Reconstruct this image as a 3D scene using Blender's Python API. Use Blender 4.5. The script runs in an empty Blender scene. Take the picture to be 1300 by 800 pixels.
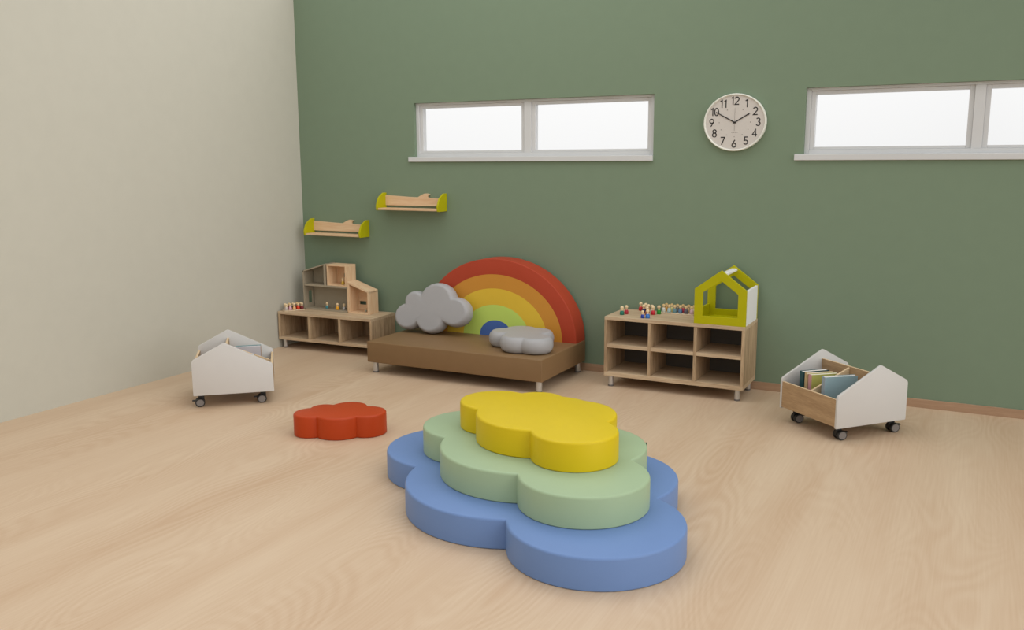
import bpy, bmesh, math, random
from mathutils import Vector, Matrix
C = bpy.context.scene.collection
scene = bpy.context.scene
pi = math.pi
random.seed(4)

# ------------------------------------------------------------------ camera
cam_d = bpy.data.cameras.new('camera')
cam = bpy.data.objects.new('camera', cam_d); C.objects.link(cam)
r_ = Vector((0.88739466, 0.4609814, -0.00518416))
u_ = Vector((-0.07494169, 0.15534104, 0.98501416))
f_ = Vector((-0.45487852, 0.8737078, -0.17239553))
cam.matrix_world = Matrix(((r_.x, u_.x, -f_.x, 0), (r_.y, u_.y, -f_.y, 0), (r_.z, u_.z, -f_.z, 1.9), (0, 0, 0, 1)))
cam_d.sensor_fit = 'HORIZONTAL'; cam_d.sensor_width = 36.0
cam_d.lens = 1131.88 / 1300 * 36
cam_d.clip_start = 0.05
scene.camera = cam

# ------------------------------------------------------------------ light
w = bpy.data.worlds.new('daylight'); scene.world = w; w.use_nodes = True
nt = w.node_tree; bg = nt.nodes['Background']
# soft overcast sky: brightest overhead and towards +x, dimmer towards -y
tc = nt.nodes.new('ShaderNodeTexCoord'); sp = nt.nodes.new('ShaderNodeSeparateXYZ')
nt.links.new(tc.outputs['Generated'], sp.inputs[0])
acc = None
for ax, k in (('X', 0.35), ('Y', 0.49), ('Z', 0.77)):
    mxn = nt.nodes.new('ShaderNodeMath'); mxn.operation = 'MAXIMUM'; mxn.inputs[1].default_value = 0.0
    nt.links.new(sp.outputs[ax], mxn.inputs[0])
    ma = nt.nodes.new('ShaderNodeMath'); ma.operation = 'MULTIPLY_ADD'; ma.inputs[1].default_value = k
    nt.links.new(mxn.outputs[0], ma.inputs[0])
    if acc is None: ma.inputs[2].default_value = 0.40
    else: nt.links.new(acc, ma.inputs[2])
    acc = ma.outputs[0]
ng = nt.nodes.new('ShaderNodeMath'); ng.operation = 'MULTIPLY'; ng.inputs[1].default_value = -0.2
ng2 = nt.nodes.new('ShaderNodeMath'); ng2.operation = 'MAXIMUM'; ng2.inputs[1].default_value = 0.0
ng3 = nt.nodes.new('ShaderNodeMath'); ng3.operation = 'ADD'
nt.links.new(sp.outputs['X'], ng.inputs[0]); nt.links.new(ng.outputs[0], ng2.inputs[0])
nt.links.new(ng2.outputs[0], ng3.inputs[0]); nt.links.new(acc, ng3.inputs[1]); acc = ng3.outputs[0]
nt.links.new(acc, bg.inputs['Strength'])
bg.inputs['Color'].default_value = (1.0, 1.0, 0.995, 1)

def area(name, loc, size, size_y, watts, col=(1, 1, 1), rot=(0, 0, 0)):
    l = bpy.data.lights.new(name, 'AREA'); l.shape = 'RECTANGLE'; l.size = size; l.size_y = size_y
    l.energy = watts; l.color = col
    o = bpy.data.objects.new(name, l); o.location = loc; o.rotation_euler = rot; C.objects.link(o)
    return o
area('added_wall_fill', (-3.4, 5.9, 5.0), 3.0, 1.2, 26, (1.0, 0.99, 0.97))  # unseen fill light added over the green wall, lifts wall top and bench

def sun(name, direction, strength, angle, col=(1, 1, 1)):
    l = bpy.data.lights.new(name, 'SUN'); l.energy = strength; l.angle = math.radians(angle); l.color = col
    o = bpy.data.objects.new(name, l); C.objects.link(o)
    o.rotation_euler = Vector(direction).normalized().to_track_quat('Z', 'Y').to_euler(); o.location = (5, 4, 4)
    return o
sun('hazy_sun', (0.93, -0.20, 0.30), 0.85, 55, (1.0, 0.98, 0.95))

scene.view_settings.view_transform = 'Standard'
scene.view_settings.look = 'None'
scene.view_settings.gamma = 1.0
scene.view_settings.use_curve_mapping = False
scene.view_settings.exposure = 0.0

# ------------------------------------------------------------------ materials
def lin(c):
    c = c / 255.0
    return c / 12.92 if c <= 0.04045 else ((c + 0.055) / 1.055) ** 2.4
def rgb(*c): return (lin(c[0]), lin(c[1]), lin(c[2]), 1)

def mat(name, col, rough=0.5, metal=0.0, spec=0.5, mottling=0.03, bump=0.0, bscale=300):
    m = bpy.data.materials.new(name); m.use_nodes = True
    nt = m.node_tree; b = nt.nodes['Principled BSDF']
    b.inputs['Roughness'].default_value = rough; b.inputs['Metallic'].default_value = metal
    b.inputs['Specular IOR Level'].default_value = spec
    tc = nt.nodes.new('ShaderNodeTexCoord')
    n = nt.nodes.new('ShaderNodeTexNoise'); n.inputs['Scale'].default_value = 9; n.inputs['Detail'].default_value = 3
    nt.links.new(tc.outputs['Object'], n.inputs['Vector'])
    r = nt.nodes.new('ShaderNodeValToRGB')
    k = 1 - mottling
    r.color_ramp.elements[0].color = (col[0] * k, col[1] * k, col[2] * k, 1)
    r.color_ramp.elements[1].color = (min(1, col[0] * (1 + mottling)), min(1, col[1] * (1 + mottling)), min(1, col[2] * (1 + mottling)), 1)
    r.color_ramp.elements[0].position = 0.3; r.color_ramp.elements[1].position = 0.7
    nt.links.new(n.outputs['Fac'], r.inputs['Fac']); nt.links.new(r.outputs['Color'], b.inputs['Base Color'])
    if bump:
        n2 = nt.nodes.new('ShaderNodeTexNoise'); n2.inputs['Scale'].default_value = bscale
        nt.links.new(tc.outputs['Object'], n2.inputs['Vector'])
        bp = nt.nodes.new('ShaderNodeBump'); bp.inputs['Strength'].default_value = bump; bp.inputs['Distance'].default_value = 0.002
        nt.links.new(n2.outputs['Fac'], bp.inputs['Height']); nt.links.new(bp.outputs['Normal'], b.inputs['Normal'])
    return m

def wood(name, light, dark, axis, rough=0.55, stretch=14.0, scale=26.0, streak=0.55):
    """straight-grained board: streaks run along axis"""
    m = bpy.data.materials.new(name); m.use_nodes = True
    nt = m.node_tree; L = nt.links; b = nt.nodes['Principled BSDF']
    b.inputs['Roughness'].default_value = rough; b.inputs['Specular IOR Level'].default_value = 0.35
    tc = nt.nodes.new('ShaderNodeTexCoord'); oi = nt.nodes.new('ShaderNodeObjectInfo')
    mp = nt.nodes.new('ShaderNodeMapping')
    s = [1.0, 1.0, 1.0]; s['xyz'.index(axis)] = 1.0 / stretch
    mp.inputs['Scale'].default_value = s
    cb = nt.nodes.new('ShaderNodeCombineXYZ')
    mu = nt.nodes.new('ShaderNodeMath'); mu.operation = 'MULTIPLY'; mu.inputs[1].default_value = 7.3
    L.new(oi.outputs['Random'], mu.inputs[0])
    for i in range(3): L.new(mu.outputs[0], cb.inputs[i])
    L.new(cb.outputs[0], mp.inputs['Location']); L.new(tc.outputs['Object'], mp.inputs['Vector'])
    n1 = nt.nodes.new('ShaderNodeTexNoise'); n1.inputs['Scale'].default_value = scale; n1.inputs['Detail'].default_value = 5; n1.inputs['Distortion'].default_value = 0.6
    n2 = nt.nodes.new('ShaderNodeTexNoise'); n2.inputs['Scale'].default_value = scale * 6; n2.inputs['Detail'].default_value = 3
    L.new(mp.outputs[0], n1.inputs['Vector']); L.new(mp.outputs[0], n2.inputs['Vector'])
    mx = nt.nodes.new('ShaderNodeMix'); mx.data_type = 'FLOAT'; mx.inputs[0].default_value = 1 - streak
    L.new(n1.outputs['Fac'], mx.inputs[2]); L.new(n2.outputs['Fac'], mx.inputs[3])
    r = nt.nodes.new('ShaderNodeValToRGB')
    r.color_ramp.elements[0].position = 0.34; r.color_ramp.elements[0].color = dark
    r.color_ramp.elements[1].position = 0.64; r.color_ramp.elements[1].color = light
    L.new(mx.outputs[0], r.inputs['Fac']); L.new(r.outputs['Color'], b.inputs['Base Color'])
    return m

def floor_wood():
    m = bpy.data.materials.new('pale_wood_floor'); m.use_nodes = True
    nt = m.node_tree; L = nt.links; b = nt.nodes['Principled BSDF']
    b.inputs['Roughness'].default_value = 0.5; b.inputs['Specular IOR Level'].default_value = 0.3
    tc = nt.nodes.new('ShaderNodeTexCoord')
    def noise(sx, sy, scale, detail, dist=0.0):
        mp = nt.nodes.new('ShaderNodeMapping'); mp.inputs['Scale'].default_value = (sx, sy, 1)
        L.new(tc.outputs['Object'], mp.inputs['Vector'])
        n = nt.nodes.new('ShaderNodeTexNoise'); n.inputs['Scale'].default_value = scale; n.inputs['Detail'].default_value = detail
        n.inputs['Distortion'].default_value = dist
        L.new(mp.outputs[0], n.inputs['Vector']); return n
    def math_(op, a, v):
        k = nt.nodes.new('ShaderNodeMath'); k.operation = op; L.new(a, k.inputs[0])
        if isinstance(v, (int, float)): k.inputs[1].default_value = v
        else: L.new(v, k.inputs[1])
        return k.outputs[0]
    cath = noise(1.0, 0.26, 2.1, 1.0, 0.1)                # arched growth rings: contour lines of a slow field
    rings = math_('SINE', math_('MULTIPLY', cath.outputs['Fac'], 190.0), 0)
    rings = math_('MULTIPLY_ADD', rings, 0.5); 
    rings.node.inputs[2].default_value = 0.5
    fine = noise(60, 1.6, 1.5, 4)
    broad = noise(3.2, 0.25, 1.0, 3, 0.3)
    mask = noise(1.7, 0.35, 1.1, 1)
    mk = nt.nodes.new('ShaderNodeMapRange'); mk.inputs['From Min'].default_value = 0.36; mk.inputs['From Max'].default_value = 0.66
    L.new(mask.outputs['Fac'], mk.inputs['Value'])
    a = math_('MULTIPLY', rings, math_('MULTIPLY', mk.outputs[0], 0.16))
    t = math_('ADD', math_('MULTIPLY', fine.outputs['Fac'], 0.34), math_('MULTIPLY', broad.outputs['Fac'], 0.66))
    t = math_('SUBTRACT', t, a)
    r = nt.nodes.new('ShaderNodeValToRGB')
    r.color_ramp.elements[0].position = 0.20; r.color_ramp.elements[0].color = FLOOR_DARK
    r.color_ramp.elements[1].position = 0.66; r.color_ramp.elements[1].color = FLOOR_LIGHT
    L.new(t, r.inputs['Fac']); L.new(r.outputs['Color'], b.inputs['Base Color'])
    return m

FLOOR_DARK = rgb(190, 159, 129); FLOOR_LIGHT = rgb(208, 185, 158)
M = {}
M['floor'] = floor_wood()
M['green_wall'] = mat('green_wall_paint', rgb(124, 142, 119), 0.75, spec=0.25, mottling=0.012)
M['beige_wall'] = mat('beige_wall_paint', rgb(189, 186, 173), 0.75, spec=0.25, mottling=0.012)
M['ceiling'] = mat('white_ceiling_paint', rgb(225, 224, 220), 0.8, mottling=0.01)
M['baseboard'] = wood('baseboard_wood', rgb(180, 148, 120), rgb(164, 132, 104), 'x', 0.5)
M['window_white'] = mat('white_window_frame', rgb(210, 211, 211), 0.4, mottling=0.01)
M['oak_x'] = wood('oak_grain_across', rgb(209, 186, 154), rgb(177, 150, 120), 'x', 0.55)
M['oak_y'] = wood('oak_grain_in_depth', rgb(178, 151, 122), rgb(150, 121, 94), 'x', 0.55)
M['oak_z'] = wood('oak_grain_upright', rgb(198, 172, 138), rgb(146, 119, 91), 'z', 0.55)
M['unit_back'] = mat('grey_brown_backing_shaded', rgb(88, 83, 76), 0.6)  # grey-brown panel, colour deepened to stand in for shade inside the cubbies
M['oak_cart'] = wood('cart_oak', rgb(184, 153, 116), rgb(156, 125, 91), 'x', 0.55, stretch=8)
M['pale_edge'] = wood('pale_wood_edge', rgb(222, 196, 160), rgb(206, 178, 140), 'x', 0.55)
M['pine_x'] = wood('pine_grain_across', rgb(229, 202, 166), rgb(216, 175, 135), 'x', 0.5, streak=0.6)
M['pine_z'] = wood('pine_grain_upright', rgb(229, 202, 166), rgb(216, 175, 135), 'z', 0.5, streak=0.6)
M['grey_paint'] = mat('grey_painted_wood', rgb(161, 149, 128), 0.55)
M['lime'] = mat('lime_green_lacquer', rgb(180, 175, 4), 0.4, spec=0.25, mottling=0.015)
M['white_panel'] = mat('white_laminate', rgb(202, 199, 195), 0.45, mottling=0.008)
M['white_bright'] = mat('bright_white_panel', rgb(240, 238, 236), 0.45, mottling=0.008)
M['brown_vinyl'] = mat('brown_vinyl', rgb(132, 104, 72), 0.5, spec=0.25, mottling=0.02, bump=0.05)
M['grey_vinyl'] = mat('grey_soft_vinyl', rgb(167, 166, 167), 0.45, spec=0.25, mottling=0.012)
M['blue_vinyl'] = mat('blue_vinyl', rgb(109, 137, 185), 0.42, spec=0.25, mottling=0.012)
M['mint_vinyl'] = mat('mint_green_vinyl', rgb(160, 181, 146), 0.42, spec=0.25, mottling=0.012)
M['yellow_vinyl'] = mat('yellow_vinyl', rgb(210, 183, 21), 0.42, spec=0.25, mottling=0.012)
M['red_vinyl'] = mat('red_orange_vinyl', rgb(178, 62, 18), 0.42, spec=0.25, mottling=0.012)
M['rb_red'] = mat('rainbow_red_vinyl', rgb(174, 67, 43), 0.45, spec=0.25, mottling=0.012)
M['rb_orange'] = mat('rainbow_orange_vinyl', rgb(205, 142, 57), 0.45, spec=0.25, mottling=0.012)
M['rb_yellow'] = mat('rainbow_yellow_vinyl', rgb(225, 188, 62), 0.45, spec=0.25, mottling=0.012)
M['rb_green'] = mat('rainbow_lime_vinyl', rgb(194, 219, 106), 0.45, spec=0.25, mottling=0.012)
M['rb_blue'] = mat('rainbow_blue_vinyl', rgb(74, 106, 172), 0.45, spec=0.25, mottling=0.012)
M['steel'] = mat('brushed_aluminium', rgb(205, 203, 200), 0.35, metal=0.7, mottling=0.02)
M['grey_plastic'] = mat('grey_plastic', rgb(110, 106, 103), 0.5)
M['hub_grey'] = mat('wheel_hub_grey', rgb(122, 116, 112), 0.45)
M['black'] = mat('black_rubber', rgb(32, 32, 32), 0.5)
M['clock_white'] = mat('clock_face_white', rgb(208, 202, 195), 0.6, mottling=0.006)
M['clock_rim'] = mat('clock_rim_white', rgb(232, 232, 222), 0.35, mottling=0.006)
M['ink'] = mat('black_ink', rgb(38, 35, 34), 0.6)
M['ink_grey'] = mat('grey_ink', rgb(120, 114, 108), 0.6)
M['paper'] = mat('book_pages', rgb(232, 224, 216), 0.8, mottling=0.02)
M['head_wood'] = mat('pale_maple_head', rgb(232, 206, 164), 0.5)
M['tray_wood'] = wood('pale_tray_wood', rgb(222, 204, 176), rgb(208, 188, 156), 'x', 0.55)
def glass():
    m = bpy.data.materials.new('window_glass'); m.use_nodes = True
    b = m.node_tree.nodes['Principled BSDF']
    b.inputs['Base Color'].default_value = (1, 1, 1, 1); b.inputs['Roughness'].default_value = 0.0
    b.inputs['Transmission Weight'].default_value = 1.0; b.inputs['IOR'].default_value = 1.1
    return m
M['glass'] = glass()
_cm = {}
def paint(c, rough=0.45):
    if c not in _cm: _cm[c] = mat('paint_%d' % len(_cm), rgb(*c), rough)
    return _cm[c]

# ------------------------------------------------------------------ helpers
def link_mesh(name, bm, material, parent=None, smooth=None):
    bmesh.ops.recalc_face_normals(bm, faces=bm.faces[:])
    me = bpy.data.meshes.new(name); bm.to_mesh(me); bm.free()
    mats = material if isinstance(material, (list, tuple)) else [material]
    for k in mats: me.materials.append(k)
    if smooth is not None:
        for p in me.polygons: p.use_smooth = True
        me.set_sharp_from_angle(angle=math.radians(smooth))
    o = bpy.data.objects.new(name, me); C.objects.link(o)
    if parent: o.parent = parent
    return o

def add_box(bm, x0, x1, y0, y1, z0, z1, bev=0.0, seg=2):
    b = bmesh.new()
    vs = [b.verts.new((x, y, z)) for x in (x0, x1) for y in (y0, y1) for z in (z0, z1)]
    for f in ((0, 1, 3, 2), (4, 6, 7, 5), (0, 4, 5, 1), (2, 3, 7, 6), (0, 2, 6, 4), (1, 5, 7, 3)):
        b.faces.new([vs[i] for i in f])
    bmesh.ops.recalc_face_normals(b, faces=b.faces[:])
    if bev: bmesh.ops.bevel(b, geom=b.edges[:], offset=bev, segments=seg, affect='EDGES', profile=0.5)
    merge(bm, b)

def merge(bm, b, mtx=None, mi=0):
    vm = {}
    for v in b.verts: vm[v] = bm.verts.new(mtx @ v.co if mtx else v.co)
    for f in b.faces:
        try: nf = bm.faces.new([vm[v] for v in f.verts]); nf.material_index = f.material_index or mi
        except ValueError: pass
    b.free()

def box(name, m, parent, x0, x1, y0, y1, z0, z1, bev=0.002):
    bm = bmesh.new(); add_box(bm, x0, x1, y0, y1, z0, z1, bev)
    return link_mesh(name, bm, m, parent)

def prism_bm(poly, a0, a1, axis='y', bev=0.0, holes=(), seg=2):
    """poly in the plane across 'axis' (y: x,z; x: y,z; z: x,y), extruded a0..a1, optional holes"""
    b = bmesh.new()
    def P(p, a):
        if axis == 'y': return (p[0], a, p[1])
        if axis == 'x': return (a, p[0], p[1])
        return (p[0], p[1], a)
    loops = [poly] + list(holes)
    allp = [p for lp in loops for p in lp]
    if holes:
        from mathutils.geometry import delaunay_2d_cdt
        ed, k0 = [], 0
        for lp in loops:
            ed += [(k0 + i, k0 + (i + 1) % len(lp)) for i in range(len(lp))]; k0 += len(lp)
        def within(q, lp):
            c = False
            for (x1, y1), (x2, y2) in zip(lp, lp[1:] + lp[:1]):
                if (y1 > q[1]) != (y2 > q[1]) and q[0] < (x2 - x1) * (q[1] - y1) / (y2 - y1) + x1: c = not c
            return c
        tris = []
        for f in delaunay_2d_cdt([Vector(p) for p in allp], ed, [], 0, 1e-7)[2]:
            q = (sum(allp[i][0] for i in f) / 3, sum(allp[i][1] for i in f) / 3)
            if within(q, list(poly)) and not any(within(q, list(h)) for h in holes): tris.append(f)
    for a in (a0, a1):
        vs = [b.verts.new(P(p, a)) for p in allp]
        if holes:
            for t3 in tris: b.faces.new([vs[i] for i in t3])
        else: b.faces.new(vs)
    b.verts.ensure_lookup_table()
    n = sum(len(l) for l in loops); k = 0
    for lp in loops:
        for i in range(len(lp)):
            j = (i + 1) % len(lp)
            b.faces.new([b.verts[k + i], b.verts[k + j], b.verts[n + k + j], b.verts[n + k + i]])
        k += len(lp)
    bmesh.ops.recalc_face_normals(b, faces=b.faces[:])
    if bev:
        b.normal_update()
        ee = [e for e in b.edges if len(e.link_faces) == 2 and e.calc_face_angle(0) > 0.6]
        bmesh.ops.bevel(b, geom=ee, offset=bev, segments=seg, affect='EDGES', profile=0.5)
    return b

def lathe_bm(prof, n=24, axis='z', sz=1.0):
    """prof: list of (radius, height). sz squashes vertical extent when axis is y or x"""
    b = bmesh.new(); rings = []
    for r, h in prof:
        ring = []
        if r < 1e-6:
            ring = [b.verts.new((0, 0, h) if axis == 'z' else ((0, h, 0) if axis == 'y' else (h, 0, 0)))]
        else:
            for i in range(n):
                t = 2 * pi * i / n; c, s = r * math.cos(t), r * math.sin(t)
                ring.append(b.verts.new((c, s, h) if axis == 'z' else ((c, h, s * sz) if axis == 'y' else (h, c, s * sz))))
        rings.append(ring)
    for A, B in zip(rings, rings[1:]):
        for i in range(n):
            j = (i + 1) % n
            if len(A) == 1 and len(B) == 1: continue
            if len(A) == 1: b.faces.new((A[0], B[i], B[j]))
            elif len(B) == 1: b.faces.new((A[i], A[j], B[0]))
            else: b.faces.new((A[i], A[j], B[j], B[i]))
    if len(rings[0]) > 1: b.faces.new(rings[0])
    if len(rings[-1]) > 1: b.faces.new(rings[-1])
    bmesh.ops.recalc_face_normals(b, faces=b.faces[:])
    return b

def thing(name, label, cat, loc=(0, 0, 0), rz=0.0, group=None):
    o = bpy.data.objects.new(name, None); C.objects.link(o); o.empty_display_size = 0.05
    o.location = loc; o.rotation_euler = (0, 0, rz); o['label'] = label; o['category'] = cat
    if group: o['group'] = group
    return o
def tag(o, label, cat, group=None):
    o['label'] = label; o['category'] = cat
    if group: o['group'] = group
    return o
def struct(o): o['kind'] = 'structure'; return o

def round_poly(pts, rads, n=6):
    out = []
    N = len(pts)
    for i in range(N):
        p = Vector(pts[i]); a = Vector(pts[i - 1]); b = Vector(pts[(i + 1) % N]); r = rads[i] if isinstance(rads, (list, tuple)) else rads
        if r <= 0: out.append(tuple(p)); continue
        d1 = (a - p).normalized(); d2 = (b - p).normalized()
        ang = d1.angle(d2); t = min(r / math.tan(ang / 2), (a - p).length * .45, (b - p).length * .45)
        r2 = t * math.tan(ang / 2)
        c = p + (d1 + d2).normalized() * (r2 / math.sin(ang / 2))
        s = p + d1 * t - c; e = p + d2 * t - c
        a0 = math.atan2(s.y, s.x); a1 = math.atan2(e.y, e.x); da = (a1 - a0 + pi) % (2 * pi) - pi
        for k in range(n + 1):
            q = a0 + da * k / n; out.append((c.x + r2 * math.cos(q), c.y + r2 * math.sin(q)))
    return out

def cloud_outline(circles, n=180):
    """outer contour of overlapping circles (cx, cy, r), with exact notch points"""
    cx = sum(c[0] for c in circles) / len(circles); cy = sum(c[1] for c in circles) / len(circles)
    angs = [2 * pi * i / n for i in range(n)]; notch = []
    for i, (x0, y0, r0) in enumerate(circles):
        for (x1, y1, r1) in circles[i + 1:]:
            d = math.hypot(x1 - x0, y1 - y0)
            if d > r0 + r1 or d < abs(r0 - r1): continue
            a = (r0 * r0 - r1 * r1 + d * d) / (2 * d); h = math.sqrt(max(0, r0 * r0 - a * a))
            mx, my = x0 + a * (x1 - x0) / d, y0 + a * (y1 - y0) / d
            for s in (1, -1):
                px, py = mx + s * h * (y1 - y0) / d, my - s * h * (x1 - x0) / d
                if all(math.hypot(px - x, py - y) >= r - 1e-6 for x, y, r in circles):
                    notch.append(math.atan2(py - cy, px - cx) % (2 * pi))
    angs = [a for a in angs if all(abs((a - b + pi) % (2 * pi) - pi) > 0.008 for b in notch)] + notch
    out = []
    for t in sorted(angs):
        dx, dy = math.cos(t), math.sin(t); best = 0
        for x, y, r in circles:
            ox, oy = cx - x, cy - y; b = ox * dx + oy * dy; q = b * b - (ox * ox + oy * oy - r * r)
            if q >= -1e-9: best = max(best, -b + math.sqrt(max(q, 0)))
        out.append((cx + best * dx, cy + best * dy))
    return out, (cx, cy)

def inset_loop(pts, d):
    out = []; N = len(pts)
    for i in range(N):
        p = Vector(pts[i]); e1 = (p - Vector(pts[i - 1])).normalized(); e2 = (Vector(pts[(i + 1) % N]) - p).normalized()
        n1 = Vector((-e1.y, e1.x)); n2 = Vector((-e2.y, e2.x)); n = n1 + n2
        n = n / max(0.6, n.dot(n1)) if n.length > 1e-6 else n1
        out.append((p.x + n.x * d, p.y + n.y * d))
    return out

def foam_slab(name, circles, z0, h, m, label, cat, group):
    out, c0 = cloud_outline(circles)
    loc = (c0[0], c0[1], z0)
    loop = [(x - c0[0], y - c0[1]) for x, y in out]
    bm = bmesh.new(); rings = []
    for d, z in ((.006, 0.0), (0.0, .006), (0.0, h - .014), (.002, h - .007), (.006, h - .002), (.013, h)):
        rings.append([bm.verts.new((x, y, z)) for x, y in (inset_loop(loop, d) if d else loop)])
    N = len(loop)
    for A, B in zip(rings, rings[1:]):
        for i in range(N):
            j = (i + 1) % N; bm.faces.new((A[i], A[j], B[j], B[i]))
    bm.faces.new(rings[-1]); bm.faces.new(rings[0][::-1])
    o = link_mesh(name, bm, m, None, 40)
    o.location = loc
    return tag(o, label, cat, group)

def pillow_mesh(name, circles, t, m, sz=1.0, rim=.040):
    """stuffed cloud: outline in local x,z facing -y, half thickness t, rounded rims"""
    out, c0 = cloud_outline(circles, 150)
    loop = [(x - c0[0], y - c0[1]) for x, y in out]
    bm = bmesh.new(); N = len(loop); K = 9
    insets = []
    for k in range(K + 1):
        d = rim * (1 - math.cos(k / K * pi / 2))
        insets.append((inset_loop(loop, d) if d > 0 else loop, t * .965 * math.sin(k / K * pi / 2)))
    insets.append((inset_loop(loop, rim + .007), t * .967))
    for s_, h in ((.8, .982), (.5, .995), (.22, 1.0)):              # gently domed face
        insets.append(([(x * s_, y * s_) for x, y in insets[K + 1][0]], t * h))
    eq = [bm.verts.new((x, 0, y * sz)) for x, y in loop]
    for sign in (-1, 1):
        prev = eq
        for lp, h in insets[1:]:
            cur = [bm.verts.new((x, sign * h, y * sz)) for x, y in lp]
            for i in range(N):
                j = (i + 1) % N; bm.faces.new((prev[i], prev[j], cur[j], cur[i]))
            prev = cur
        ap = bm.verts.new((0, sign * t, 0))
        for i in range(N): bm.faces.new((prev[i], prev[(i + 1) % N], ap))
    return link_mesh(name, bm, m, None, 75), c0

# ------------------------------------------------------------------ the room
D = 7.3355; XL = -6.289; XR = 6.0; YF = -6.0; CZ = 3.72
bm = bmesh.new(); add_box(bm, XL - .15, XR + .15, YF - .15, D + .15, -0.12, 0.0); struct(link_mesh('floor', bm, M['floor']))
bm = bmesh.new(); add_box(bm, XL - .15, XL, YF - .15, D + .15, 0, CZ); struct(link_mesh('wall_left', bm, M['beige_wall']))
# green wall with two window openings
WZ0, WZ1 = 1.884, 2.43
WX = [(-4.868, -2.468), (-1.245, 1.155)]
holes = [[(a, WZ0), (b, WZ0), (b, WZ1), (a, WZ1)] for a, b in WX]
b = prism_bm([(XL, 0), (XR, 0), (XR, CZ), (XL, CZ)], D, D + .15, 'y', 0, holes)
struct(link_mesh('wall_back', b, M['green_wall']))
bb = box('baseboard_back', M['baseboard'], None, XL + .001, XR, D - .012, D, 0.0, 0.067, .002); struct(bb)

def window(n, x0, x1):
    t = bpy.data.objects.new('window_%d' % n, None); C.objects.link(t); t.location = (x0, D, WZ0); t['kind'] = 'structure'
    W = x1 - x0; Hh = WZ1 - WZ0; zs = 0.041
    bm = bmesh.new()
    y0, y1 = .034, .120
    fo = .034
    for a in ((0, fo, zs, Hh), (W - fo, W, zs, Hh), (fo, W - fo, zs, zs + fo), (fo, W - fo, Hh - .022, Hh), (W / 2 - .035, W / 2 + .035, zs + fo, Hh - .022)):
        add_box(bm, a[0], a[1], y0, y1, a[2], a[3], .002)
    link_mesh('outer_frame', bm, M['window_white'], t)
    for (a, c) in ((fo, W / 2 - .035), (W / 2 + .035, W - fo)):
        bm = bmesh.new(); s0, s1 = zs + fo, Hh - .022; k = .035
        for q in ((a, a + k, s0, s1), (c - k, c, s0, s1), (a + k, c - k, s0, s0 + k - .012), (a + k, c - k, s1 - k + .006, s1)):
            add_box(bm, q[0], q[1], .050, .110, q[2], q[3], .003)
        sash = link_mesh('sash', bm, M['window_white'], t)
        g = box('glass_pane', M['glass'], sash, a + k - .005, c - k + .005, .076, .082, s0 + k - .017, s1 - k + .011, 0)
    box('window_sill', M['window_white'], t, -.065, W - (.0 if n == 1 else -.065), -.022, .105, -.006, .041, .004)
    return t
for i, (a, c) in enumerate(WX): window(i + 1, a, c)

# ------------------------------------------------------------------ foam cloud steps on the floor
Bl = [(-2.753, 4.502, .408), (-2.36, 4.70, .30), (-1.807, 4.428, .477), (-1.548, 3.849, .442), (-2.188, 4.176, .583)]
Gr = [(-2.608, 4.507, .309), (-2.312, 4.688, .236), (-1.895, 4.433, .386), (-1.682, 4.007, .338), (-2.146, 4.317, .500)]
Ye = [(-2.469, 4.536, .218), (-2.26, 4.664, .164), (-1.98, 4.473, .282), (-1.815, 4.197, .236), (-2.131, 4.423, .362)]
Re = [(-4.05, 4.714, .122), (-4.047, 4.849, .096), (-3.902, 4.949, .135), (-3.716, 4.911, .138), (-3.878, 4.81, .177)]
GRP = 'foam cloud steps on the floor'
foam_slab('foam_cloud_step', Bl, 0.0, .161, M['blue_vinyl'], 'large blue cloud-shaped foam step at the bottom of the stack on the floor', 'foam step', GRP)
gs = foam_slab('foam_cloud_step', Gr, .161, .163, M['mint_vinyl'], 'mint green cloud-shaped foam step between the blue and yellow ones', 'foam step', GRP)
ys = foam_slab('foam_cloud_step', Ye, .324, .160, M['yellow_vinyl'], 'yellow cloud-shaped foam step on top of the stack', 'foam step', GRP)
foam_slab('foam_cloud_step', Re, 0.0, .156, M['red_vinyl'], 'small red-orange cloud-shaped foam seat lying alone on the floor', 'foam step', GRP)

def zip_pull(step, circle, deg, m):
    x, y, r = circle; a = math.radians(deg)
    bm = bmesh.new(); add_box(bm, -.001, .004, -.008, .008, -.030, .0, .001)
    o = link_mesh('zipper_pull', bm, m, step)
    o.location = (x + r * math.cos(a) - step.location.x, y + r * math.sin(a) - step.location.y, .160); o.rotation_euler = (0, 0, a)
    o['label'] = 'dark zipper pull'
zip_pull(gs, Gr[2], 30, paint((58, 74, 56)))

# ------------------------------------------------------------------ storage units
def leg(parent, x, y, h, r=.022, m='steel'):
    b = lathe_bm([(r * .98, .014), (r, .016), (r, h)], 20)
    o = link_mesh('leg', b, M[m], parent, 40); o.location = (x, y, 0)
    c = lathe_bm([(r * .9, 0), (r * 1.02, .002), (r * 1.02, .014)], 20)
    link_mesh('foot_cap', c, M['grey_plastic'], o, 40)
    return o

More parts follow.
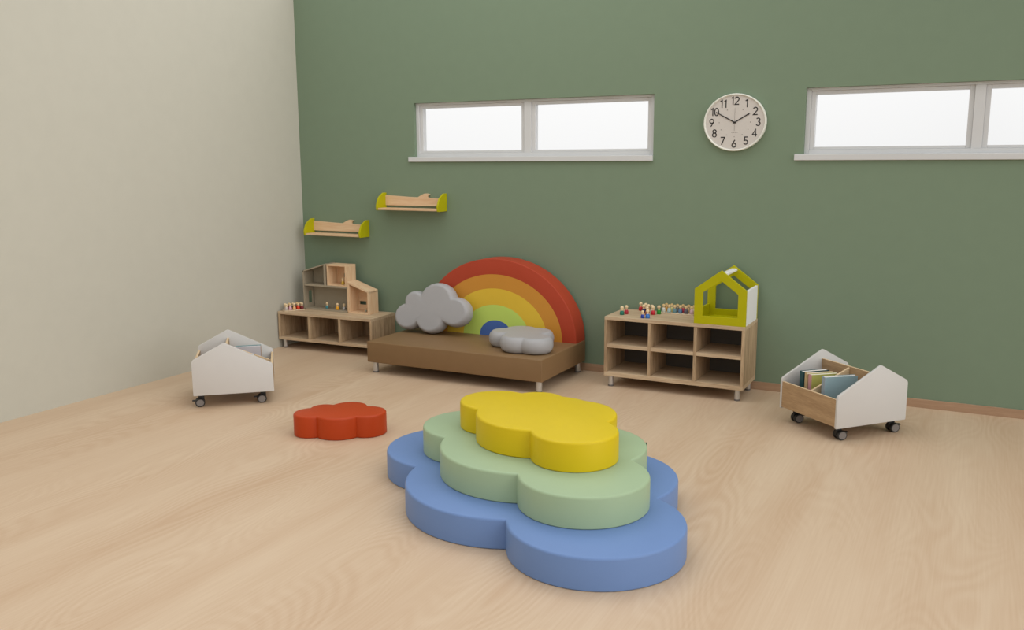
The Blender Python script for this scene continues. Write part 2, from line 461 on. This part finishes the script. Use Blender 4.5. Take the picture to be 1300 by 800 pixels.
def storage(label, loc, rz, W, Dp, zb, zt, rows, ts, tt, tb):
    t = thing('storage_unit', label, 'storage unit', loc, rz, 'oak storage units along the green wall')
    box('top_panel', M['oak_x'], t, 0, W, 0, Dp, zt - tt, zt, .002)
    box('bottom_panel', M['oak_x'], t, 0, W, 0.0, Dp, zb, zb + tb, .002)
    z0, z1 = zb + tb, zt - tt
    for x in (0, W - ts): box('side_panel', M['oak_z'], t, x, x + ts, 0.0, Dp, z0, z1, .0015)
    bay = (W - 4 * ts) / 3
    for k in (1, 2):
        x = k * (bay + ts); box('divider', M['oak_z'], t, x, x + ts, .002, Dp - .012, z0, z1, .0015)
    if rows == 2:
        zm = (z0 + z1) / 2 + .003
        for k in range(3):
            x = ts + k * (bay + ts); box('shelf', M['oak_x'], t, x, x + bay, .002, Dp - .012, zm - .014, zm + .014, .0015)
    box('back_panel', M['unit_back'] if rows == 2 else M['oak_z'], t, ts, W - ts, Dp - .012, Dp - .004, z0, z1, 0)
    for x in (.05, W - .05):
        for y in (.04, Dp - .04): leg(t, x, y, zb)
    return t
R = storage('taller oak storage unit with six open cubbies under the lime toy house', (-2.703, 6.866, 0), 0, 1.168, .447, .0923, .6007, 2, .024, .028, .036)
Lz = storage('low oak storage unit with three cubbies under the dollhouse in the corner', (-6.275, 6.865, 0), .034, 1.145, .42, .0886, .3794, 1, .024, .028, .028)

# ------------------------------------------------------------------ rainbow bench
bx0, by0 = -4.7965, 6.3757
bench = thing('bench', 'wide brown vinyl bench on metal legs in front of the rainbow', 'bench', (bx0, by0, 0))
BW, BD = 1.7482, .9108
bm = bmesh.new(); add_box(bm, 0, BW, 0, BD, .0999, .2893, .008, 3); link_mesh('seat', bm, M['brown_vinyl'], bench, 35)
for x in (.052, BW - .052):
    for y in (.055, BD - .055): leg(bench, x, y, .0999, .026)

rb = thing('rainbow_backrest', 'rainbow arch backrest standing on the brown bench against the wall', 'backrest', (-3.863, 7.098, .2893))
bands = [(.804, .717), (.669, .574), (.522, .443), (.346, .292), (.171, .148)]
TH = .2
mk = ['rb_red', 'rb_orange', 'rb_yellow', 'rb_green', 'rb_blue']
nm = ['red', 'orange', 'yellow', 'lime green', 'blue']
for i, (a, h) in enumerate(bands):
    n = 64
    out = [(a * math.cos(pi * k / n), h * math.sin(pi * k / n)) for k in range(n + 1)]
    if i < 4:
        a2, h2 = bands[i + 1]
        out += [(a2 * math.cos(pi * k / n), h2 * math.sin(pi * k / n)) for k in range(n, -1, -1)]
    b = prism_bm(out, 0, TH, 'y', 0)
    if i == 0:
        ee = [e for e in b.edges if all(abs((v.co.x / a) ** 2 + (v.co.z / h) ** 2 - 1) < 1e-3 and v.co.y < 1e-4 for v in e.verts)]
        bmesh.ops.bevel(b, geom=ee, offset=.007, segments=3, affect='EDGES', profile=0.5)
    o = link_mesh('arch_band', b, M[mk[i]], rb, 30); o['label'] = nm[i] + ' band'

# ------------------------------------------------------------------ cloud pillows
PC = [(-4.72, .149 / .87, .151), (-4.652, .297 / .87, .119), (-4.404, .325 / .87, .192), (-4.201, .225 / .87, .165), (-4.459, .146 / .87, .168)]
PC = [(-4.455 + (x + 4.455) * .972 + .008, y * .975, r * .972) for x, y, r in PC]
t1 = math.radians(12)
p1, c0 = pillow_mesh('cloud_pillow', PC, .075, M['grey_vinyl'], .87)
p1.rotation_euler = (-t1, 0, 0)
p1.location = (c0[0], 6.915 + c0[1] * .87 * math.sin(t1), .2893 + .004 + c0[1] * .87 * math.cos(t1))
tag(p1, 'grey cloud pillow standing upright at the left end of the rainbow', 'pillow', 'grey cloud pillows on the bench')
LP = [(-3.59, 6.76, .140), (-3.385, 6.62, .160), (-3.225, 6.625, .150), (-3.35, 6.86, .17), (-3.50, 6.89, .165)]
p2, c2 = pillow_mesh('cloud_pillow', LP, .07, M['grey_vinyl'], 1.0, .045)
p2.rotation_euler = (-pi / 2, 0, 0)   # lies flat: its outline plane is horizontal
p2.location = (c2[0], c2[1], .2893 + .0705)
tag(p2, 'grey cloud pillow lying flat on the right half of the bench', 'pillow', 'grey cloud pillows on the bench')

# ------------------------------------------------------------------ dollhouse
dh = thing('dollhouse', 'grey and pine dollhouse with slanted roofs on the low corner unit', 'dollhouse', (-6.12, 7.09, .3794))
DD = .16
def dz(z): return z - .3794
def dx(x): return x + 6.12
g = M['grey_paint']; tw = .018
# grey section: lower room and slanted upper room
sl = [(dx(-6.102), dz(.575)), (dx(-6.102), dz(.44))]
b = prism_bm([(0, 0), (DD, 0), (DD, dz(.782)), (0, dz(.782))], 0, .010, 'x', .001, [[(.072, dz(.435)), (.128, dz(.435)), (.128, dz(.565)), (.072, dz(.565))]])
o = link_mesh('outer_wall', b, g, dh); o['label'] = 'grey wall with an upright window slot'
box('base_panel', g, dh, tw, dx(-5.55), 0, DD, 0, .016, .001)
box('middle_floor', g, dh, tw, dx(-5.55), 0, DD, dz(.626), dz(.645), .001)
box('inner_post', g, dh, dx(-5.846), dx(-5.822), 0, DD, dz(.645), dz(.852), .001)
b = prism_bm([(0, dz(.782)), (0, dz(.768)), (dx(-5.846), dz(.848)), (dx(-5.822), dz(.852)), (dx(-5.822), dz(.867))], 0, DD, 'y', .001); link_mesh('slanted_roof', b, g, dh)
b = prism_bm([(tw, .016), (dx(-5.55), .016), (dx(-5.55), dz(.645)), (dx(-5.83), dz(.645)), (dx(-5.83), dz(.85)), (tw, dz(.772))], DD - .01, DD - .001, 'y', 0); o = link_mesh('back_panel', b, g, dh)
# pine box on the middle floor
px, pz = M['pine_x'], M['pine_z']
X0, X1, Z0, Z1 = dx(-5.805), dx(-5.562), dz(.645), dz(.860)
box('pine_side', pz, dh, X0, X0 + .015, 0, DD, Z0, Z1 - .014, .001)
box('pine_side', pz, dh, X1 - .015, X1, 0, DD, Z0, Z1 - .014, .001)
box('pine_top', px, dh, X0, X1, 0, DD, Z1 - .014, Z1, .001)
box('pine_floor', px, dh, X0 + .015, X1 - .015, 0, DD, Z0, Z0 + .012, .001)
b = prism_bm([(X0 + .015, Z0 + .012), (X1 - .015, Z0 + .012), (X1 - .015, Z1 - .014), (X0 + .015, Z1 - .014)], DD - .01, DD - .001, 'y', 0,
             [[(dx(-5.706), dz(.718)), (dx(-5.60), dz(.718)), (dx(-5.60), dz(.760)), (dx(-5.706), dz(.760))]])
link_mesh('pine_back', b, pz, dh)
# pine lean-to on the right
A0, A1 = dx(-5.558), dx(-5.293)
zl, zr = dz(.700), dz(.614)
box('pine_wall', pz, dh, A0, A0 + .03, 0, DD, 0, zl - .022, .001)
box('pine_wall', pz, dh, A1 - .016, A1, 0, DD, 0, zr - .012, .001)
b = prism_bm([(A0, zl), (A0, zl - .02), (A1, zr - .018), (A1, zr)], 0, DD, 'y', .001); link_mesh('pine_roof', b, px, dh)
box('pine_base', px, dh, A0 + .03, A1 - .016, 0, DD, 0, .016, .001)
wz0, wz1 = dz(.450), dz(.486)
b = prism_bm([(A0 + .03, .016), (A1 - .016, .016), (A1 - .016, zr - .016), (A0 + .03, zl - .026)], DD - .01, DD - .001, 'y', 0,
             [[(dx(-5.518), wz0), (dx(-5.435), wz0), (dx(-5.435), wz1), (dx(-5.518), wz1)]])
o = link_mesh('pine_back', b, px, dh); o['label'] = 'pine back with a wide window slot'

# ------------------------------------------------------------------ lime house frame
lh = thing('toy_house', 'lime green toy house frame with white side standing on the taller unit', 'toy house', (-1.947, 6.88, .6007))
LW = .412; LD = .41; sh = .283; ap = .434; mx = LW / 2 + .004
outer = [(0, 0), (LW, 0), (LW, sh), (mx, ap), (0, sh - .004)]
inner = [(.067, .065), (LW - .066, .065), (LW - .066, .250), (mx + .002, .350), (.067, .253)]
for y in (0, LD - .018):
    b = prism_bm(outer, y, y + .018, 'y', .002, [inner]); link_mesh('house_frame', b, M['lime'], lh)
bm = bmesh.new(); add_box(bm, LW - .020, LW - .002, .018, LD - .018, 0, sh - .004, .003); o = link_mesh('side_panel', bm, M['white_bright'], lh); o['label'] = 'white side panel'
bm = bmesh.new(); add_box(bm, .002, .020, .018, LD - .018, 0, .105, .003); o = link_mesh('side_panel', bm, M['lime'], lh); o['label'] = 'low lime side panel'
box('base_panel', M['lime'], lh, .020, LW - .020, .018, LD - .018, 0, .014, .001)
b = prism_bm(round_poly([(mx - .024, ap - .05), (mx + .03, ap - .05), (mx + .03, ap - .026), (mx - .024, ap - .026)], .01, 4), .018, LD - .018, 'y', 0)
o = link_mesh('ridge_bar', b, M['white_bright'], lh, 40); o['label'] = 'white ridge bar'

# ------------------------------------------------------------------ wall shelves
def wall_shelf(label, xl, zl_):
    t = thing('wall_shelf', label, 'shelf', (xl, D, zl_), 0, 'picture-book shelves on the green wall')
    W = .718; dp = .165; hh = .170; te = .018
    prof = round_poly([(0, 0), (0, hh), (-.05, hh), (-.128, hh * .74), (-dp, hh * .28), (-dp + .006, 0)], [0, 0, .03, .08, .06, .012], 6)
    for x in (0, W - te):
        b = prism_bm(prof, x, x + te, 'x', .002); link_mesh('end_panel', b, M['lime'], t)
    box('shelf_board', M['pine_x'], t, te, W - te, -dp + .012, -.002, .006, .024, .002)
    x0, x1 = te, W - te
    top = [(x0, .046), (x1, .046), (x1, .118), (.535, .122), (.512, .130), (.516, .148), (.540, .158), (.505, .166), (.478, .166), (.45, .156), (.395, .128), (.30, .131), (x0, .145)]
    b = prism_bm(top, -.020, -.002, 'y', .0015); link_mesh('back_board', b, M['pine_x'], t)
    return t
wall_shelf('lower wall shelf with lime ends, hung right beside the room corner', -6.153, 1.133)
wall_shelf('higher wall shelf with lime ends, hung above the upright cloud pillow', -5.232, 1.410)

# ------------------------------------------------------------------ clock
SZ = .904
ck = thing('wall_clock', 'round white wall clock with black numerals between the windows', 'clock', (-1.783, D, 2.18))
b = lathe_bm([(.236, 0), (.251, -.006), (.2515, -.030), (.248, -.036), (.242, -.037), (.238, -.034), (.236, -.026)], 72, 'y', SZ)
for f in b.faces[:]:
    if len(f.verts) == 72 and abs(f.verts[0].co.y + .026) < 1e-4: b.faces.remove(f)
link_mesh('rim', b, M['clock_rim'], ck, 40)
b = lathe_bm([(.2365, -.004), (.2365, -.026)], 72, 'y', SZ); link_mesh('dial', b, M['clock_white'], ck, 30)
def arc(cx, cy, r, a0, a1, n=14, ry=None):
    return [(cx + r * math.cos(math.radians(a0 + (a1 - a0) * k / n)), cy + (ry or r) * math.sin(math.radians(a0 + (a1 - a0) * k / n))) for k in range(n + 1)]
GLYPH = {
    '0': [arc(.3, .5, .25, 90, 450, 26, .46)],
    '1': [[(.10, .80), (.32, .95), (.32, 0)]],
    '2': [arc(.3, .70, .25, 168, -38, 14) + [(.06, .045), (.58, .045)]],
    '3': [arc(.29, .735, .215, 150, -90, 12), arc(.29, .275, .245, 90, -152, 14)],
    '4': [[(.44, 0), (.44, .95), (.03, .25), (.60, .25)]],
    '5': [[(.54, .95), (.19, .95), (.11, .52)] + arc(.29, .30, .255, 120, -150, 14)],
    '6': [arc(.3, .29, .25, 0, 360, 22), [(.075, .40), (.40, .97)]],
    '7': [[(.04, .95), (.55, .95), (.17, 0)]],
    '8': [arc(.3, .735, .205, -90, 270, 20), arc(.3, .275, .245, 90, 450, 22)],
    '9': [arc(.3, .68, .25, 0, 360, 22), [(.525, .57), (.20, 0)]]}
def stroke(bm, pts, wd, th):
    N = len(pts); closed = math.dist(pts[0], pts[-1]) < 1e-4
    if closed: pts = pts[:-1]; N -= 1
    L_, R_ = [], []
    for i in range(N):
        p = Vector(pts[i]); a = Vector(pts[i - 1]) if (i or closed) else None; c = Vector(pts[(i + 1) % N]) if (i < N - 1 or closed) else None
        d1 = (p - a).normalized() if a is not None else (c - p).normalized(); d2 = (c - p).normalized() if c is not None else d1
        n1 = Vector((-d1.y, d1.x)); n2 = Vector((-d2.y, d2.x)); n = (n1 + n2); n = n / max(.35, n.dot(n1))
        L_.append(p + n * wd / 2); R_.append(p - n * wd / 2)
    V = [[bm.verts.new((q.x, y, q.y)) for q in side] for side in (L_, R_) for y in (-th, 0)]
    m_ = N if closed else N - 1
    for i in range(m_):
        j = (i + 1) % N
        for A, B in ((V[0], V[2]), (V[2], V[3]), (V[3], V[1]), (V[1], V[0])): bm.faces.new((A[i], A[j], B[j], B[i]))
    if not closed:
        for i in (0, N - 1): bm.faces.new((V[0][i], V[2][i], V[3][i], V[1][i]))
for k in range(1, 13):
    a = pi / 2 - k * pi / 6; st = str(k); H_ = .069; adv = [.50 if ch == '1' else .66 for ch in st]
    tot = sum(adv) - .06; x = -tot / 2 - (.06 if st[0] == '1' else 0); bm = bmesh.new()
    for ch, ad in zip(st, adv):
        for pl in GLYPH[ch]: stroke(bm, [((x + px_) * H_ * .92, (py_ - .48) * H_ * SZ) for px_, py_ in pl], .0085, .0009)
        x += ad
    o = link_mesh('numeral', bm, M['ink'], ck)
    o.location = (.186 * math.cos(a), -.0260, .186 * math.sin(a) * SZ); o['label'] = 'black numeral %d' % k
    if k != 12:
        b = lathe_bm([(.0038, -.0255), (.0038, -.0267)], 10, 'y', SZ)
        d_ = link_mesh('hour_dot', b, M['ink_grey'], ck); d_.location = (.125 * math.cos(a), 0, .125 * math.sin(a) * SZ)
def hand(name, ang, l0, l1, w0, w1, y, m):
    dx_, dz_ = math.cos(ang), math.sin(ang)
    q = [(-l0, -w0 / 2), (l1, -w1 / 2), (l1, w1 / 2), (-l0, w0 / 2)]
    poly = [(p * dx_ - s * dz_, (p * dz_ + s * dx_) * SZ) for p, s in q]
    b = prism_bm(poly, y - .0012, y, 'y'); link_mesh(name, b, m, ck)
hand('hour_hand', math.radians(90 - 57), .012, .142, .0105, .008, -.0285, M['ink'])
hand('minute_hand', math.radians(90 + 59), .012, .178, .0095, .007, -.0305, M['ink'])
hand('second_hand', math.radians(90), .070, .125, .0022, .0012, -.0325, M['ink_grey'])
b = lathe_bm([(.0075, -.026), (.0075, -.0335), (.005, -.035)], 16, 'y', SZ); link_mesh('centre_cap', b, M['ink'], ck, 40)
bm = bmesh.new()
for i, wd in enumerate((.006, .004, .007, .004, .006, .005, .006)):
    x = -.024 + i * .0075; add_box(bm, x, x + wd * .8, -.0264, -.0259, -.0815, -.0775)
link_mesh('dial_mark', bm, M['ink_grey'], ck)

# ------------------------------------------------------------------ book carts
CL, CW = .589, .606; cl, cw = CL / 2, CW / 2
zb, zs, zs2, za, va = .101, .325, .380, .510, .057
def caster(parent, x, y, ang):
    h = bpy.data.objects.new('caster', None)
    # bracket is the caster's own mesh; wheels and pedal are its sub-parts
    bm = bmesh.new(); add_box(bm, -.024, .024, -.020, .020, .092, .101, .001); add_box(bm, -.040, .004, -.007, .007, .030, .094, .003)
    c = link_mesh('caster', bm, M['black'], parent); c.location = (x, y, 0); c.rotation_euler = (0, 0, ang)
    for s in (-1, 1):
        r = .037
        b = lathe_bm([(r * .55, -.011), (r * .93, -.011), (r, -.007), (r, .007), (r * .93, .011), (r * .55, .011)], 28, 'y', .92)
        wv = link_mesh('wheel', b, M['black'], c, 35); wv.location = (-.030, s * .021, r * .92)
        b = lathe_bm([(r * .76, -.0125), (r * .76, .0125)], 24, 'y', .92)
        hb = link_mesh('wheel_hub', b, M['hub_grey'], c, 35); hb.location = (-.030, s * .021, r * .92)
    bm = bmesh.new(); add_box(bm, -.088, -.048, -.012, .012, .044, .053, .002); link_mesh('brake_pedal', bm, M['black'], c)
    return c
def book_cart(label, x, y, a, cast):
    t = thing('book_cart', label, 'book cart', (x, y, 0), a, 'rolling book carts')
    gable = round_poly([(-cw, zb), (cw, zb), (cw, zs2), (va, za), (-cw, zs)], [.004, .004, .035, .022, .035], 7)
    for u in (-cl, cl - .018):
        b = prism_bm(gable, u, u + .018, 'x', .002); link_mesh('end_panel', b, M['white_panel'], t, 35)
    i0, i1 = -cl + .018, cl - .018
    def board(name, v0, v1, z0, z1, v):
        bm = bmesh.new(); add_box(bm, i0, i1, v0, v1, z0, z1, .0015)
        bm.normal_update()
        for f in bm.faces:
            if f.normal.z > .9: f.material_index = 1
            elif v and f.normal.y > .9: f.material_index = 2
        return link_mesh(name, bm, [M['oak_cart'], M['pale_edge'], M['white_panel']], t)
    board('side_board', -cw + .002, -cw + .020, zb + .010, .301, 0)
    board('side_board', cw - .020, cw - .002, zb + .010, .345, 0)
    board('spine_board', va - .009, va + .009, zb + .026, .440, 1)
    board('bottom_board', -cw + .020, cw - .020, zb + .010, zb + .026, 0)
    q = [(-cw + .020, zb + .026), (va - .009, zb + .026), (va - .009, .432), (-cw + .020, .293)]
    b = prism_bm(q, -.008, .008, 'x', .001); link_mesh('divider', b, M['pale_edge'], t)
    for (u, v) in ((cl - .075, -cw + .07), (cl - .075, cw - .07), (-cl + .075, -cw + .07), (-cl + .075, cw - .07)):
        caster(t, u, v, cast)
    return t
RC = (-0.759, 6.53, -.712); LC = (-5.256, 5.221, 2.301)
book_cart('white gabled book cart with oak side, parked right of the storage unit', *RC, cast=-1.70)
book_cart('white gabled book cart parked beside the beige left wall', *LC, cast=4.80)

def book(label, cart, u, v, turn, th, ln, ht, cover, spine=None, z0=.128, lean=0.0):
    """stands upright, spine towards local -v; u, v = middle of the spine foot in cart coordinates"""
    x, y, a = cart
    wx, wy = x + u * math.cos(a) - v * math.sin(a), y + u * math.sin(a) + v * math.cos(a)
    t = thing('book', label, 'book', (wx, wy, z0), a + turn, 'books in the carts')
    c = .003; bm = bmesh.new()
    for s in (-th / 2, th / 2 - c): add_box(bm, s, s + c, 0, ln, 0, ht, .0006, 1)
    link_mesh('cover', bm, paint(cover), t)
    bm = bmesh.new(); add_box(bm, -th / 2, th / 2, -c, .0003, 0, ht, .001, 1)
    link_mesh('spine', bm, paint(spine or cover), t)
    box('pages', M['paper'], t, -th / 2 + c, th / 2 - c, .0005, ln - .004, .004, ht - .004, 0)
    return t
book('dark teal book, leftmost in the oak-sided cart', RC, -.175, -.215, -.10, .045, .21, .262, (26, 74, 80))
book('beige book between the dark teal and pink-spined books', RC, -.128, -.215, -.16, .032, .22, .258, (196, 172, 128))
book('book with pink spine and lime cover in the oak-sided cart', RC, -.086, -.215, -.16, .040, .22, .258, (178, 176, 96), (204, 150, 156))
book('thick light blue book right of the cart divider', RC, .062, -.225, -.20, .042, .245, .276, (142, 168, 176), (150, 166, 178))
book('grey book with pale pages inside the cart by the left wall', LC, .115, -.205, 0.0, .030, .20, .262, (190, 186, 190), (170, 130, 90))
book('thin teal-covered book behind the grey book in the left cart', LC, .142, -.205, 0.0, .012, .20, .266, (120, 152, 154))
book('white book whose corner shows above the left cart gable', LC, -.15, -.16, 0.0, .035, .13, .252, (214, 214, 216), (90, 100, 110))

# ------------------------------------------------------------------ peg dolls and their trays
def peg_doll(label, x, y, z, col, group, s=1.0, cap=None):
    t = thing('peg_doll', label, 'toy figure', (x, y, z + .0005), 0, group)
    k = 1.0 if cap else .88                                         # painted part reaches the neck or only the chest
    b = lathe_bm([(.0145 * s, 0), (.0168 * s, .003), (.0168 * s, .017 * s), (.0148 * s, .028 * s * k), (.0112 * s, .036 * s * k), (.0075 * s, .041 * s * k)], 16)
    link_mesh('body', b, paint(col), t, 50)
    z0 = .0555 * s; r = .0140 * s
    b = lathe_bm([(.0098 * s, .034 * s * k), (.0074 * s, .044 * s)] + [(r * math.sin(pi * q / 8), z0 - r * math.cos(pi * q / 8)) for q in range(2, 8)] + [(0, z0 + r)], 16)
    link_mesh('head', b, M['head_wood'], t, 60)
    if cap:
        b = lathe_bm([(1.05 * r * math.sin(pi * q / 10), z0 - 1.05 * r * math.cos(pi * q / 10)) for q in range(6, 10)] + [(0, z0 + 1.05 * r)], 16)
        link_mesh('hair', b, paint(cap), t, 60)
    return t
ZR = .6007
G1 = 'peg dolls on the taller storage unit'
for lab, x, y, col in (
    ('dark green peg doll at the left end of the taller unit', -2.597, 6.995, (22, 112, 92)),
    ('crimson peg doll just behind the dark green one', -2.580, 7.055, (176, 28, 48)),
    ('red peg doll at the back left of the loose group', -2.526, 7.268, (196, 28, 34)),
    ('navy peg doll in the middle of the loose group', -2.462, 7.159, (26, 24, 82)),
    ('peg doll mostly hidden directly behind the navy one', -2.470, 7.235, (84, 52, 96)),
    ('peg doll at the back of the loose group between navy and red ones', -2.428, 7.185, (206, 130, 40)),
    ('peg doll right behind the bright red one, only its head showing', -2.392, 7.172, (206, 204, 196)),
    ('peg doll half hidden behind the light blue one at the front', -2.403, 7.075, (150, 84, 66)),
    ('bright red peg doll beside the green one in the loose group', -2.365, 7.118, (200, 30, 50)),
    ('green peg doll at the right edge of the loose group', -2.330, 7.165, (20, 140, 34)),
    ('light blue peg doll at the front of the loose group', -2.350, 6.935, (52, 116, 196))):
    peg_doll(lab, x, y, ZR, col, G1, 1.08)
peg_doll('short dark blue peg doll at the front edge of the taller unit', -2.388, 6.920, ZR, (24, 56, 158), G1, .94)
tr = box('toy_tray', M['tray_wood'], None, -.16, .14, -.052, .045, 0, .008, .002); tr.location = (-2.185, 7.262, ZR)
tag(tr, 'pale wooden tray of paired peg dolls beside the lime toy house', 'tray')
fr = [('white', (214, 214, 206)), ('pale teal', (170, 198, 200)), ('dusty teal', (104, 142, 152)), ('steel blue', (88, 124, 164)), ('charcoal', (90, 88, 100)), ('pale pink', (204, 170, 174))]
bk = [('ochre', (206, 150, 60)), ('pale yellow', (214, 206, 140)), ('slate grey', (112, 112, 110)), ('raspberry', (186, 60, 80)), ('tan', (190, 160, 118)), ('cream', (220, 204, 170))]
for i in range(6):
    x = -2.310 + i * .0485
    peg_doll('%s peg doll in the front row of the tray by the lime house' % fr[i][0], x, 7.234, ZR + .008, fr[i][1], 'peg dolls on the tray by the lime house', 1.0, (214, 180, 120))
    peg_doll('%s peg doll in the back row of the tray by the lime house' % bk[i][0], x + .007, 7.288, ZR + .008, bk[i][1], 'peg dolls on the tray by the lime house', 1.0, (206, 170, 112))
ZL = .3794
tl = box('toy_tray', M['tray_wood'], None, -.105, .105, -.038, .038, 0, .008, .002); tl.location = (-6.166, 6.985, ZL); tl.rotation_euler = (0, 0, 1.02)
tag(tl, 'pale wooden tray of peg dolls in the room corner beside the dollhouse', 'tray')
f2 = [('greyish white', (196, 184, 176)), ('pink', (222, 172, 188)), ('peach', (228, 178, 122)), ('bright red', (214, 58, 26)), ('maroon', (120, 34, 40))]
b2 = [('beige', (190, 166, 140)), ('brown', (124, 70, 44)), ('dark green', (60, 78, 48)), ('deep red', (150, 24, 22)), ('rust', (150, 70, 44))]
cs, sn = math.cos(1.02), math.sin(1.02)
for i in range(5):
    q = -.082 + i * .041
    for (lab, col), v, row in ((f2[i], -.019, 'front'), (b2[i], .019, 'back')):
        peg_doll('%s peg doll in the %s row of the corner tray' % (lab, row), -6.166 + q * cs - v * sn, 6.985 + q * sn + v * cs, ZL + .008, col, 'peg dolls on the corner tray', 1.0, (214, 184, 130) if i % 2 else None)
G3 = 'peg dolls living in the dollhouse'
peg_doll('teal peg doll in the grey lower room of the dollhouse', -5.866, 7.150, ZL + .016, (66, 142, 150), G3, .95)
peg_doll('orange-yellow peg doll in the grey lower room of the dollhouse', -5.712, 7.125, ZL + .016, (232, 164, 24), G3, 1.02)
peg_doll('pale grey peg doll by the right end of the grey lower room', -5.648, 7.150, ZL + .016, (188, 184, 178), G3, .95)
peg_doll('yellow peg doll in the pine upper room of the dollhouse', -5.650, 7.150, .645 + .012, (214, 180, 70), G3, 1.0)
peg_doll('grey-green peg doll in the sloped pine room of the dollhouse', -5.374, 7.150, ZL + .016, (150, 156, 136), G3, .62)
